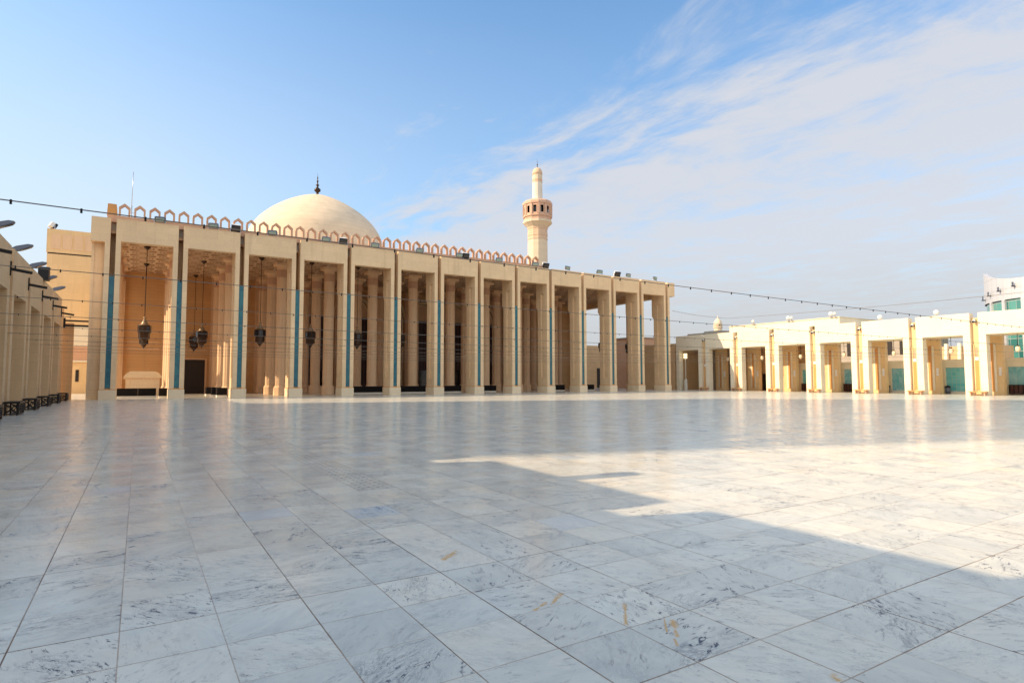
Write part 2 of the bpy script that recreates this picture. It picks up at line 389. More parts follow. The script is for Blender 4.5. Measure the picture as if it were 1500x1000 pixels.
# one facade pier at the origin (its foot), then copies
def pier_parts():
    b = MB(); s = M['stone']; hw, sl, dp = .615, .215, 2.2
    for sg in (-1, 1):
        def X(a): return sg * a
        def leg(z0, z1, notch):
            if notch: poly = [(sl, 0), (hw, 0), (hw, .62), (hw - .17, .62), (hw - .17, 1.45), (hw, 1.45), (hw, dp), (sl, dp)]
            else: poly = [(sl, 0), (hw, 0), (hw, dp), (sl, dp)]
            poly = [(X(a), c) for a, c in poly]
            b.prism(poly if sg > 0 else poly[::-1], z0, z1, s)
        leg(.95, 1.95, False); leg(1.95, 13.2, True); leg(13.2, LB, False)
        b.prism([(X(sl), 0.81), (X(hw - .012), .81), (X(hw - .012), dp), (X(sl), dp)][::sg], LB, CE, s)   # behind the lintel up to the ceiling
    b.box(-sl, sl, .20, dp, .95, 11.2, s)
    b.box(-sl, sl, 1.9, dp, 11.2, 16.2, s)
    b.prism([(dp, 11.0), (dp + .38, 11.5), (dp + .38, CE), (dp, CE)], -hw + .01, hw - .01, s, 'x')
    p = b.build('pier', mosque, shift=False)
    q = MB().prism([(-.665, -.05), (.665, -.05), (.665, 2.28), (-.665, 2.28)], 0, .88, M['plinth']).prism([(-.635, -.02), (.635, -.02), (.635, 2.23), (-.635, 2.23)], .88, .95, M['inlay'])
    q = q.build('plinth', p, shift=False)
    t = MB().box(-sl + .003, sl - .003, .06, .198, 1.05, 11.2, M['teal']).build('tile_strip', p, shift=False)
    return p
pp = pier_parts()
for i in range(NP):
    loc = Vector((PX[i], D, 0)) - base
    if i == 0: pp.location = loc
    else:
        c = inst(pp, loc, mosque)
        for ch in pp.children: g = ch.copy(); COL.objects.link(g); g.parent = c
# lintels (a hooped frame per bay) and their end returns
w = S - .43
lin = MB().box(-w / 2, w / 2, 0, .80, LB, HT, M['stone']).box(-w / 2, w / 2, -.03, .80, HT, HT + .07, M['stone']).build('lintel', mosque, shift=False)
for i in range(NP - 1):
    loc = Vector((PX[i] + S / 2, D, 0)) - base
    if i == 0: lin.location = loc
    else: inst(lin, loc, mosque)
xl, xr = PX[0] - 1.68, PX[-1] + 1.72
MB().box(xl, PX[0] - .618, D, D + .797, LB - .15, HT + .05, M['stone']).box(PX[0] - .618, PX[0] - .215, D, D + .8, LB, HT + .05, M['stone']).box(xl, PX[0] - .64, D + .8, YB, LB - .15, HT + .05, M['stone']).build('end_lintel', mosque)
MB().box(PX[-1] + .215, xr, D, D + .8, LB, HT + .05, M['stone']).box(PX[-1] + .64, xr, D + .8, YB, LB, HT + .05, M['stone']).build('end_lintel', mosque)
MB().box(PX[0] - 1.62, PX[0] - .64, D + .85, D + 2.15, 0, LB - .15, M['stone']).box(PX[0] - 1.40, PX[0] - .66, D + .80, D + .847, .95, 1.9, M['stone']).box(PX[0] - 1.62, PX[0] - 1.42, D + .78, D + .847, .95, LB - .15, M['stone']).build('corner_pier', mosque)
# ceiling and roof
MB().box(PX[0] - .63, PX[-1] + .63, D + .81, YB - .003, CE, CE + .25, M['ceiling']).build('ceiling', mosque)
MB().box(PX[0] - .63, PX[-1] + .63, D + 1.4, YB - .003, CE + .254, HT - .05, M['asphalt_roof']).build('portico_roof', mosque)
MB().box(xl + .1, xr - .1, YB, 160, 0, HT, M['stone']).build('prayer_hall', mosque)
# inner columns: fluted shafts in rows on the pier lines
def column_parts():
    b = MB(); m = M['column']; n = 32
    def ring(r, k): return [(((r - (.035 if (i % 4 in (0,)) else 0)) * math.cos(2 * math.pi * i / n + .098)), ((r - (.035 if (i % 4 in (0,)) else 0)) * math.sin(2 * math.pi * i / n + .098))) for i in range(n)]
    b.prism(ring(.60, 0), 1.05, 13.6, m)
    c = b.build('column', mosque, shift=False)
    MB().lathe([(.76, 0), (.76, .9), (.66, 1.05)], 0, 0, 8, m, False, R(22.5)).build('column_base', c, shift=False)
    k = MB().lathe([(.60, 13.6), (.65, 13.66), (.65, 14.45), (.60, 14.5)], 0, 0, 16, M['terra'], False)
    k.lathe([(.62, 14.5), (.64, 14.8), (.74, 15.0)], 0, 0, 16, m, False).box(-.88, .88, -.88, .88, 15.0, CE, m)
    k.build('capital', c, shift=False)
    return c
cc = column_parts(); first = True
for yy in (73.4, 79.6, 85.8):
    for i in range(NP):
        loc = Vector((PX[i], yy, 0)) - base
        if first: cc.location = loc; first = False
        else:
            c = inst(cc, loc, mosque)
            for ch in cc.children: g = ch.copy(); COL.objects.link(g); g.parent = c
# back wall in bays: plain wall, or wall with pointed arch around dark red doors
def arch_pts(hw, z0, zs, zt, n=10):
    pts = [(-hw, z0)]
    for i in range(n + 1):
        t = i / n; pts.append((-hw * (1 - t) ** .62 if t < 1 else 0, zs + (zt - zs) * (1 - (1 - t) ** 1.9) ** .62 if t > 0 else zs))
    return pts + [(-a, b) for a, b in pts[:-1]][::-1]
ARCH = range(4, 11)
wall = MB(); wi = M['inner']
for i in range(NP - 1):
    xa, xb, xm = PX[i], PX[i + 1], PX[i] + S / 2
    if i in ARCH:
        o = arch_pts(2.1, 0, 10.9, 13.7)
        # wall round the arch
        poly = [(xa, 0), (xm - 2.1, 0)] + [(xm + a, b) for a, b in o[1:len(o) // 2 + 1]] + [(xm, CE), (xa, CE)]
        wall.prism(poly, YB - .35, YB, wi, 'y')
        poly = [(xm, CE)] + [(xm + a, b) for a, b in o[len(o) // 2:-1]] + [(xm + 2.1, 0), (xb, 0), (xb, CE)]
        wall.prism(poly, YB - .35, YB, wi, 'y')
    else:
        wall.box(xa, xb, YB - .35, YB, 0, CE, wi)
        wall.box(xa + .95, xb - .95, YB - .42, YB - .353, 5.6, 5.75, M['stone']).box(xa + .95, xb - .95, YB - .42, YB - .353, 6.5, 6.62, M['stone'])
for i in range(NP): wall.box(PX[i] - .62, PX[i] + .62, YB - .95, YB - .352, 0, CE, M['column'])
bw = wall.build('back_wall', mosque)
for i in ARCH:
    xm = PX[i] + S / 2
    a = MB()
    for (h0, h1, d0, d1) in ((2.42, 2.1, .62, .353), (1.95, 1.75, .30, .02)):
        oo = [(xm + q, z) for q, z in arch_pts(h0, 0, 10.9, 13.7 + (h0 - 2.1))]; ii = [(xm + q, z) for q, z in arch_pts(h1, 0, 10.9, 13.7 + (h1 - 2.1))]
        a.band(oo, ii, YB - d0, YB - d1, M['trim'])
    oo = [(xm + q, z) for q, z in arch_pts(1.74, 11.2, 11.3, 13.3)]
    a.prism(oo, YB - .22, YB - .12, M['column'], 'y')
    ao = a.build('arch', mosque)
    g = MB().box(xm - 1.74, xm + 1.74, YB - .25, YB - .15, 0, 11.0, M['door'])
    for k in range(-3, 4): g.box(xm + k * .5 - .05, xm + k * .5 + .05, YB - .30, YB - .253, 0, 11.0, M['void'])
    for z in (2.6, 5.4, 8.2): g.box(xm - 1.74, xm + 1.74, YB - .33, YB - .303, z, z + .12, M['void'])
    g.box(xm - 1.0, xm + 1.0, YB - .36, YB - .333, 0, 3.2, M['darkglass'])
    g.build('door', ao)
def doorway(x0, x1, z1, m):
    d = MB().box(x0, x1, YB - .41, YB - .353, 0, z1, m)
    d.box(x0 - .22, x0, YB - .5, YB - .353, 0, z1 + .2, M['column']).box(x1, x1 + .22, YB - .5, YB - .353, 0, z1 + .2, M['column']).box(x0, x1, YB - .5, YB - .353, z1, z1 + .2, M['column'])
    return d.build('doorway', mosque)
doorway(5.0, 7.35, 4.4, M['void']); doorway(15.6, 16.5, 2.3, M['door']); doorway(10.3, 12.0, 2.6, M['void'])
MB().box(19.95, 21.6, YB - .99, YB - .953, 0, 2.6, M['void']).build('doorway', mosque)
MB().box(20.0, 20.75, YB - .99, YB - .953, 3.6, 5.1, M['void']).build('window', mosque)
MB().box(48.5, 49.6, YB - .99, YB - .953, 0, 4.2, M['void']).build('doorway', mosque)
# roofline: terracotta curb and pointed hoops
MB().box(PX[0] - .55, 46.1, D + 1.05, D + 1.6, HT - .05, 17.05, M['terra']).build('curb', mosque)
MB().prism([(PX[0] - .6, 17.05), (PX[0] + .2, 17.05), (PX[0] + .13, 18.1), (PX[0] - .55, 18.1)], D + 1.05, D + 2.6, M['inlay'], 'y').build('end_block', mosque)
mo = [(-.46, 0), (-.46, .86), (0, 1.24), (.46, .86), (.46, 0)]; mi_ = [(-.30, 0), (-.30, .74), (0, 1.01), (.30, .74), (.30, 0)]
ml = MB().band(mo, mi_, -.2, .2, M['terra']).build('merlon', mosque, shift=False)
for i in range(39):
    loc = Vector((-1.61 + 1.2235 * i, D + 1.3, 17.05)) - base
    if i == 0: ml.location = loc
    else: inst(ml, loc, mosque)
# dome
dm = MB(); prof = [(14.2, HT - .2), (14.2, 23.0), (14.0, 23.4), (13.75, 26.0), (13.55, 28.5), (12.9, 31.1), (12.0, 32.7), (10.85, 34.15), (8.8, 35.95), (6.1, 37.65), (3.4, 38.9), (1.5, 39.5), (.5, 39.65)]
def smooth_prof(p, k=4):
    out = []
    for i in range(len(p) - 1):
        a = p[max(i - 1, 0)]; b = p[i]; c = p[i + 1]; d = p[min(i + 2, len(p) - 1)]
        for j in range(k):
            t = j / k
            out.append(tuple(.5 * (2 * b[q] + (c[q] - a[q]) * t + (2 * a[q] - 5 * b[q] + 4 * c[q] - d[q]) * t * t + (3 * b[q] - a[q] - 3 * c[q] + d[q]) * t ** 3) for q in (0, 1)))
    return out + [p[-1]]
dome = dm.lathe(prof[:3], 30.2, 125, 64, M['dome']).lathe(smooth_prof(prof[2:]), 30.2, 125, 96, M['dome']).build('dome', mosque)
MB().lathe([(.35, 39.6), (.25, 40.1), (.25, 40.3), (.62, 40.6), (.62, 41.0), (.25, 41.3), (.15, 41.6), (.36, 41.85), (.12, 42.1), (.12, 42.5), (.22, 42.7), (.07, 42.9), (.12, 43.3), (.03, 43.8), (.015, 44.4)], 30.2, 125, 16, M['bronze']).build('finial', dome)

# ------------------------------------------------------------------ minaret
mx_, my_ = 102.2, 150.0
mt = thing('minaret', (mx_, my_, 0), 'tall cream minaret with octagonal pink gallery rising behind the mosque roof', 'minaret')
MB().lathe([(3.15, 0), (3.0, 44.0)], mx_, my_, 12, M['tower'], False).build('shaft', mt)
MB().lathe([(3.1, 44.0), (3.1, 44.3), (3.0, 44.35), (3.0, 45.1), (3.08, 45.15), (3.08, 46.2), (3.0, 46.25), (3.0, 47.3), (3.12, 47.35), (3.12, 47.8)], mx_, my_, 12, M['tower_pink'], False).build('shaft_collar', mt)
gl = MB().lathe([(3.1, 47.8), (3.9, 48.6), (4.45, 49.1), (4.45, 49.7), (4.2, 49.75)], mx_, my_, 12, M['tower'], False)
gl.lathe([(4.2, 49.75), (4.2, 50.7), (4.5, 50.8), (4.5, 51.2), (4.2, 51.25)], mx_, my_, 12, M['gallery'], False)
gl.lathe([(3.4, 51.25), (3.4, 54.4)], mx_, my_, 12, M['darkglass'], False)
gl.lathe([(4.3, 54.4), (4.6, 54.6), (4.6, 55.3), (4.3, 55.7), (3.6, 56.0), (1.6, 56.2)], mx_, my_, 12, M['gallery'], False)
gallery = gl.build('gallery', mt)
for k in range(12):
    a = 2 * math.pi * k / 12
    f = MB().box(-.30, .30, -.42, .30, 51.25, 54.4, M['gallery'])
    f.xf(Matrix.Translation((mx_ + 4.1 * math.cos(a), my_ + 4.1 * math.sin(a), 0)) @ Matrix.Rotation(a + math.pi / 2, 4, 'Z')).build('mullion', gallery)
    a += math.pi / 12
    f = MB()
    for (x0, x1, z0, z1) in ((-.75, .75, 51.25, 51.75), (-.75, .75, 53.9, 54.4), (-.75, -.5, 51.75, 53.9), (.5, .75, 51.75, 53.9)): f.box(x0, x1, -.12, .12, z0, z1, M['gallery'])
    f.xf(Matrix.Translation((mx_ + 4.08 * math.cos(a), my_ + 4.08 * math.sin(a), 0)) @ Matrix.Rotation(a + math.pi / 2, 4, 'Z')).build('window_frame', gallery)
MB().lathe([(1.55, 56.2), (1.5, 61.9)], mx_, my_, 12, M['white_stone'], False).build('upper_shaft', mt)
MB().lathe([(1.56, 61.9), (1.56, 62.2), (1.50, 62.25), (1.50, 62.5), (1.56, 62.55), (1.56, 62.8), (1.5, 62.82)], mx_, my_, 12, M['tower_pink'], False).lathe([(1.5, 62.82), (1.5, 64.3)], mx_, my_, 12, M['tower'], False).build('upper_collar', mt)
MB().lathe([(1.5, 64.3), (1.58, 64.35), (1.55, 64.9), (1.4, 65.6), (1.0, 66.2), (.5, 66.5), (.05, 66.6)], mx_, my_, 20, M['tower_pink']).build('cap', mt)
MB().lathe([(.12, 66.5), (.08, 67.2), (.2, 67.5), (.06, 67.8), (.02, 69.2)], mx_, my_, 8, M['bronze']).build('finial', mt)

# ------------------------------------------------------------------ arcades on both sides
YK = [64.2 - 6.0 * k for k in range(12)]; AH = 8.72; AL = 6.4; HS = .375
def arcade_frame(name, parent, sgn, xf, yc, mat):
    """one hooped bay: two legs and a deep lintel; sgn=+1 building lies to +x of its face"""
    b = MB()
    def bx(a, c, y0, y1, z0, z1): b.box(min(xf + sgn * a, xf + sgn * c), max(xf + sgn * a, xf + sgn * c), y0, y1, z0, z1, mat)
    y0, y1 = yc - 3 + HS, yc + 3 - HS
    bx(0, .9, y0, y0 + .65, 0, AL); bx(0, .9, y1 - .65, y1, 0, AL); bx(0, .9, y0, y1, AL, AH)
    return b.build(name, parent)
def slot_post(parent, sgn, xf, y, mat, inlay=True, hw=HS):
    b = MB()
    def bx(bb, a, c, y0, y1, z0, z1, m): bb.box(min(xf + sgn * a, xf + sgn * c), max(xf + sgn * a, xf + sgn * c), y0, y1, z0, z1, m)
    bx(b, .42, .9, y - hw, y + hw, 0, 8.2, mat)
    p = b.build('slot_post', parent)
    if inlay:
        c = MB(); bx(c, .36, .417, y - .17, y + .17, .6, 3.7, M['inlay']); bx(c, .33, .417, y - .27, y - .17, .45, 5.35, mat); bx(c, .33, .417, y + .17, y + .27, .45, 5.35, mat); bx(c, .33, .417, y - .17, y + .17, 3.7, 4.05, M['whitebox'])
        c.build('inlay', p)
        n = MB(); pts = [(y - .15, 4.1), (y + .15, 4.1), (y + .15, 4.85), (y + .08, 5.05), (y, 5.12), (y - .08, 5.05), (y - .15, 4.85)]
        n.prism(pts, *sorted((xf + sgn * .38, xf + sgn * .417)), M['terra'], 'x'); n.build('niche', p)
    return p

# right arcade, sunlit
RX = 75.0
ra = thing('arcade_building', (RX, 40, 0), 'sunlit cream arcade with square openings along the right of the courtyard', 'arcade')
bays_r = [67.2 - 6.0 * k for k in range(10)]
for yc in bays_r: arcade_frame('bay_frame', ra, 1, RX, yc, M['arc'])
for y in YK[:9]: slot_post(ra, 1, RX, y, M['slot'])
# inner row of posts with orange inlays, roof slab between the rows
inner = MB()
for y in YK[:9]:
    b = MB().box(79.0, 79.6, y - 1.0, y + 1.0, 0, AL, M['slot'])
    p = b.build('inner_post', ra)
    c = MB().box(78.93, 78.997, y - .42, y - .2, .4, 5.6, M['arc']).box(78.93, 78.997, y + .2, y + .42, .4, 5.6, M['arc']).box(78.95, 78.997, y - .2, y + .2, .4, 5.6, M['inlay'])
    c.build('inlay', p)
    MB().box(78.9, 78.997, y - .85, y - .62, 2.1, 3.0, M['whitebox']).build('sconce', p)
MB().box(RX + .9, 79.6, 10.5, 70.2, AL, 8.1, M['arc']).build('roof', ra)
for k, yc in enumerate(bays_r):
    if k <= 3:      # closed bays: wall, with a dark door or a tiled panel
        wl = MB().box(81.2, 81.6, yc - 3, yc + 3, 0, 8.0, M['dull' if k == 0 else 'arc_left'])
        wo = wl.build('bay_wall', ra)
        MB().box(81.1, 81.197, yc + 2.05, yc + 2.95, 0, 2.55, M['void']).build('door', wo)
        MB().box(81.1, 81.197, yc - 2.1, yc - 1.75, 4.0, 5.4, M['void']).build('window', wo)
    if k >= 3:
        wl = MB().box(80.6, 81.0, yc + 2.15, yc + 2.9, 0, 3.05, M['arc']).box(80.6, 81.0, yc - 2.9, yc - 2.15, 0, 3.05, M['arc']).box(80.6, 81.0, yc - 2.9, yc + 2.9, 3.05, 4.0, M['arc'])
        wo = wl.build('screen_wall', ra)
        MB().box(80.75, 80.95, yc - 2.15, yc + 2.15, .3, 3.05, M['tealwall' if k in (3, 6) else 'tealzig']).build('tile_panel', wo)
        MB().box(80.5, 80.95, yc - 2.15, yc + 2.15, 0, .3, M['white_stone']).build('step', wo)
MB().box(79.62, 81.19, bays_r[3] - 2.99, 70.2, AL + .1, 8.0, M['arc_left']).build('rear_roof', ra)
rb = MB().box(RX + .55, 86, 42.85, 59.6, AH + .003, 9.6, M['arc']).build('raised_block', ra)
MB().box(RX + .45, 86.1, 42.75, 59.7, 9.6, 9.68, M['arc']).build('coping', rb)
# far end cell beside the mosque
MB().box(RX + .1, 86, 70.2, 78, 0, 7.6, M['arc_left']).build('end_wall', ra)

# left arcade, in shade
LX = -5.8
la = thing('arcade_building', (LX, 40, 0), 'shaded brown arcade with blank recessed bays along the left of the courtyard', 'arcade')
bays_l = [61.2 - 6.0 * k for k in range(10)]
for yc in bays_l:
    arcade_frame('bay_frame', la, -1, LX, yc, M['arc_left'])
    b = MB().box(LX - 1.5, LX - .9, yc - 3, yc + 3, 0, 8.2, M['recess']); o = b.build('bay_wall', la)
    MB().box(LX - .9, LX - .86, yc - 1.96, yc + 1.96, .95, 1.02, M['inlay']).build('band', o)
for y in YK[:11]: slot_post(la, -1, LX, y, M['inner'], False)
for yc in (61.2, 55.2, 49.2, 43.2, 37.2):
    y = yc - 1.0
    b = MB().box(LX - .85, LX - .55, y - .10, y + .10, 2.35, 2.5, M['iron'])
    b.tube([(LX - .6, y, 2.4), (LX - .3, y, 2.42), (LX - .22, y, 2.3)], .03, M['iron'], 6); b.build('tap', la)
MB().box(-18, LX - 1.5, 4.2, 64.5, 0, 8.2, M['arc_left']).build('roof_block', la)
# last pier by the mosque; lit tone of its return put into orange stone
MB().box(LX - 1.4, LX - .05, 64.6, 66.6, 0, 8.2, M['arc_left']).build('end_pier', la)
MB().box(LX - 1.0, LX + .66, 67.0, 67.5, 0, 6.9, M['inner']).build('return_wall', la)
# taller block behind the camera's left whose corner throws the near shadow
tb = thing('entrance_block', (-14, -8, 0), 'taller cream entrance block at the near end of left arcade, beside the camera', 'building')
b = MB().box(-24, LX - .1, -24, 6.6, 0, 13.5, M['arc_left'])
bo = b.build('wall', tb)
MB().box(-24.2, LX + .05, -24.2, 6.75, 13.5, 13.9, M['arc_left']).build('coping', bo)
for y in (-18, -12, -6, 0): MB().box(LX - .097, LX + .02, y - .9, y + .9, 3, 8.5, M['darkglass']).build('window', bo)

# tall block beside the mosque
bb = thing('service_block', (-8, 105, 0), 'windowless orange-cream block with carved frieze panels left of the mosque', 'building')
SK = 97 / 82.
def bq(b, x0, x1, y0, y1, z0, z1, m):
    q = lambda z: (z - 1.8) * SK + 1.8 if z > 0 else 0
    return b.box(x0 * SK, x1 * SK, y0 + 15, y1 + 15, q(z0), q(z1), m)
b = MB(); bq(b, -8.95, -4.6, 82, 100, 0, 15.6, M['slot']); bo = b.build('wall', bb)
b = MB(); bq(b, -9.02, -4.55, 81.93, 100, 15.75, 18.35, M['slot']); bq(b, -8.9, -4.65, 82.03, 99.9, 15.6, 15.75, M['void']); fo = b.build('frieze', bb)
b = MB(); bq(b, -6.3, -4.9, 81.9, 81.997, 5.5, 7.7, M['arc']); bq(b, -6.3, -4.9, 81.8, 81.997, 3.9, 5.5, M['terra']); bq(b, -6.35, -4.85, 81.7, 81.797, 3.75, 3.95, M['arc']); b.build('painted_lit_panel', bo)  # pale box painted for a lit rectangle, terracotta box for the dark opening below
b = MB(); bq(b, -5.95, -5.65, 81.9, 81.997, 1.6, 2.9, M['void']); b.build('window', bo)
for k in range(4):
    b = MB(); bq(b, -8.6 + k * 1.0, -7.78 + k * 1.0, 81.87, 81.927, 16.15, 17.85, M['column']); b.build('carved_panel', fo)

# ------------------------------------------------------------------ things in the background
# round silver and glass building, right edge
cx, cy, cr = 128.0, 32.5, 13.0
cb = thing('round_building', (cx, cy, 0), 'round modern building with curved silver top and green glass at right edge', 'building')
n = 72; top = lambda a: 23.6 - 1.9 * math.sin(math.pi * min(1, max(0, (a - R(150)) / R(75))))
v = []; f = []
A = [2 * math.pi * i / n for i in range(n)]
def topz(a):   # scooped rim
    d = max(0, (math.degrees(a) - 85) % 360 - 27) if (math.degrees(a) - 85) % 360 < 200 else (math.degrees(a) - 85) % 360 + 0
    t = min(1., d / 52.) if d < 180 else min(1., (360 - d) / 52.)
    return 19.75 - 2.35 * math.sin(t * math.pi / 2)
v = [(cx + cr * math.cos(a), cy + cr * math.sin(a), 14.3) for a in A] + [(cx + cr * math.cos(a), cy + cr * math.sin(a), topz(a)) for a in A] + [(cx + (cr - .5) * math.cos(a), cy + (cr - .5) * math.sin(a), topz(a)) for a in A] + [(cx + (cr - .5) * math.cos(a), cy + (cr - .5) * math.sin(a), 14.3) for a in A]
for i in range(n):
    j = (i + 1) % n
    for k in range(3): f.append((k * n + i, k * n + j, (k + 1) * n + j, (k + 1) * n + i))
MB().add(v, f, M['silver']).build('rim', cb)
MB().lathe([(cr - .25, 0), (cr - .25, 14.3)], cx, cy, 72, M['glass'], False).build('glass_wall', cb)
MB().lathe([(cr + .02, 10.2), (cr + .02, 12.0)], cx, cy, 72, M['silver'], False).build('spandrel', cb)
MB().lathe([(cr - .6, 15.5), (cr - .8, 16.6), (5, 19.2), (.5, 19.9)], cx, cy, 48, M['inlay'], False).build('roof', cb)
for k in range(9):
    a = R(119 + k * 12); z = 14.9 + k * .40
    b = MB().box(cr, cr + .55, -.12, .12, z, z + .14, M['iron']).box(cr + .3, cr + .45, -.1, .1, z + .14, z + .75, M['greylamp'])
    b.xf(Matrix.Translation((cx, cy, 0)) @ Matrix.Rotation(a, 4, 'Z')).build('wall_fin', cb)
for k in range(8):
    a = R(130 + k * 15)
    MB().box(cr - .26, cr + .06, -.3, .3, 0, 14.3, M['silver']).xf(Matrix.Translation((cx, cy, 0)) @ Matrix.Rotation(a, 4, 'Z')).build('column', cb)
# grey office block seen through an opening
ob = thing('office_block', (112, 52, 0), 'grey concrete block with tall dark windows seen through the arcade opening', 'building')
b = MB().box(108, 120, 49, 66, 0, 11, M['dull']); bo = b.build('wall', ob)
for k in range(7): MB().box(107.9, 107.997, 50.2 + k * 2.2, 51.2 + k * 2.2, 5.8, 8.6, M['void']).build('window', bo)
for k in range(7): MB().box(107.9, 107.997, 50.2 + k * 2.2, 51.4 + k * 2.2, 1.8, 4.4, M['void']).build('window', bo)
# low fin-walled building under the sky gap
fb = thing('finned_building', (104, 41, 0), 'low cream wall with slanting fins seen through the arcade under open sky', 'building')
b = MB().box(104, 110, 36.5, 48.5, 0, 6.6, M['arc_left']); bo = b.build('wall', fb)
for k in range(7):
    y = 37.2 + k * 1.75
    MB().prism([(103, 0), (103.99, 0), (103.99, 7.0), (103.5, 7.0)], y, y + .4, M['arc'], 'y').build('fin', bo)
# cream outbuildings beyond the mosque's right end
b1 = thing('outbuilding', (84, 92, 0), 'low cream wall with pale doorway beyond the right end of the mosque', 'building')
bo = MB().box(74, 125, 96, 108, 0, 8.6, M['arc_left']).build('wall', b1)
MB().box(80, 81.2, 95.9, 95.997, 0, 4, M['void']).build('door', bo)
MB().box(86, 88.2, 95.9, 95.997, 0, 4.5, M['white_stone']).build('door', bo)
b2 = thing('stair_head', (84, 84, 0), 'small dark brown stair tower behind the last pillar of the mosque', 'building')
bo = MB().box(78.2, 84.2, 82.6, 88, 0, 9.4, M['terra']).build('wall', b2)
MB().box(78.0, 84.4, 82.4, 88.2, 9.4, 9.6, M['dull']).build('coping', bo)
# domed turret and rooftop plant
tu = thing('domed_turret', (134.6, 110, 0), 'small white domed turret far behind the arcade roof', 'turret')
MB().lathe([(1.1, 0), (1.1, 15.6), (1.3, 15.7), (1.3, 16.0)], 134.6, 110, 10, M['tower'], False).build('shaft', tu)
MB().lathe([(1.1, 16.0), (1.2, 16.5), (1.0, 17.4), (.6, 18.0), (.1, 18.5), (.03, 19.2)], 134.6, 110, 16, M['tower']).build('dome', tu)
rp = MB()
for (y0, y1, h) in ((66.8, 70.2, .55), (63.6, 66.7, .75), (61.6, 63.5, .5)): rp.box(78.2, 80.5, y0, y1, 8.105, 8.72 + h, M['dull'])
for y in (62.4, 65.2, 68.5): rp.box(78.12, 78.198, y - .5, y + .5, 8.3, 9.0, M['steel'])
tag(rp.build('rooftop_plant'), 'grey ventilation boxes in a row on the arcade roof by the mosque', 'ventilation unit')
bt = MB().lathe([(.5, 8.105), (.62, 8.3), (.62, 9.55), (.5, 9.7), (.2, 9.78)], 79.6, 60.6, 18, M['blueplastic'])
tag(bt.build('water_tank'), 'small bright blue water tank on the arcade roof', 'water tank')
ms = thing('antenna_mast', (-1.55, 96, HT), 'thin antenna mast standing behind the mosque roof at left', 'antenna')
MB().tube([(-1.55, 96, HT), (-1.55, 96, 25.5)], .07, M['steel'], 6).tube([(-1.55, 96, 25.5), (-1.5, 96, 30.2)], .035, M['steel'], 6).build('mast', ms)
MB().tube([(-1.9, 96, 24.5), (-1.2, 96, 24.5)], .03, M['steel'], 5).build('crossbar', ms)
# high-rise out of frame to the left: its long shadow crosses the court
hr = thing('high_rise', (-95, 63, 0), 'high-rise outside the picture on the left whose shadow bands the courtyard', 'tower block')
foot = [(-98.5, 84.5), (-110, 58), (-85.5, 43.2), (-81.5, 68)]
bo = MB().prism(foot, 0, 100, M['dull']).build('wall', hr)
for k in range(1, 16):
    z = k * 6.2; g = MB()
    a, c = Vector(foot[2]), Vector(foot[3]); d = (c - a).normalized(); nrm = Vector((d.y, -d.x))
    q = [a + d * 1.2, c - d * 1.2, c - d * 1.2 + nrm * .05, a + d * 1.2 + nrm * .05]
    g.prism([tuple(x) for x in q], z, z + 2.6, M['darkglass']).build('window', bo)

# ------------------------------------------------------------------ lamps, lanterns and cables
def flood(dark):
    t = thing('floodlight', (0, 0, 0), 'x', 'floodlight')
    b = MB()
    if dark: b.box(-.42, .42, -.28, .02, -.34, .34, M['iron']).prism([(-.42, .02), (.42, .02), (.30, .42), (-.30, .42)], -.32, .32, M['whitebox'])
    else: b.prism([(-.46, -.1), (.46, -.1), (.36, .16), (-.36, .16)], -.24, .24, M['greylamp'])
    b.xf(Matrix.Translation((0, 0, .45)) @ Matrix.Rotation(R(28), 4, 'X')).build('housing', t, shift=False)
    g = MB().box(-.36, .36, -.32 if dark else -.13, -.283 if dark else -.103, -.26 if dark else -.18, .26 if dark else .18, M['darkglass' if dark else 'lampglass'])
    g.xf(Matrix.Translation((0, 0, .45)) @ Matrix.Rotation(R(28), 4, 'X')).build('lens', t, shift=False)
    s = MB().box(-.50, -.462, -.05, .05, 0, .5, M['steel']).box(.462, .50, -.05, .05, 0, .5, M['steel']).box(-.50, .50, -.06, .06, -.03, 0, M['steel'])
    s.build('bracket', t, shift=False)
    return t
pale, dark = flood(False), flood(True)
def white_flood(sc_):
    t = thing('floodlight', (0, 0, 0), 'x', 'floodlight')
    b = MB().lathe([(.10, -.26), (.28, -.20), (.34, .10), (.34, .20)], 0, 0, 12, M['whitebox']).xf(Matrix.Translation((0, 0, .34)) @ Matrix.Rotation(R(62), 4, 'X') @ Matrix.Scale(sc_, 4))
    b.build('housing', t, shift=False)
    MB().lathe([(.33, .201), (.30, .23)], 0, 0, 12, M['globe']).xf(Matrix.Translation((0, 0, .34)) @ Matrix.Rotation(R(62), 4, 'X') @ Matrix.Scale(sc_, 4)).build('lens', t, shift=False)
    MB().box(-.04, .04, -.04, .04, -.03, .22, M['steel']).box(-.2, .2, -.08, .08, -.03, 0, M['steel']).build('bracket', t, shift=False)
    return t
whiteb, small = white_flood(.85), white_flood(.62)
used = set()
def put_flood(src, loc, rz, label, group):
    o = src if src.name not in used else copy_tree(src)
    used.add(src.name); o.location = loc; o.rotation_euler = (0, 0, rz); tag(o, label, 'floodlight', group); return o
cnt = {}
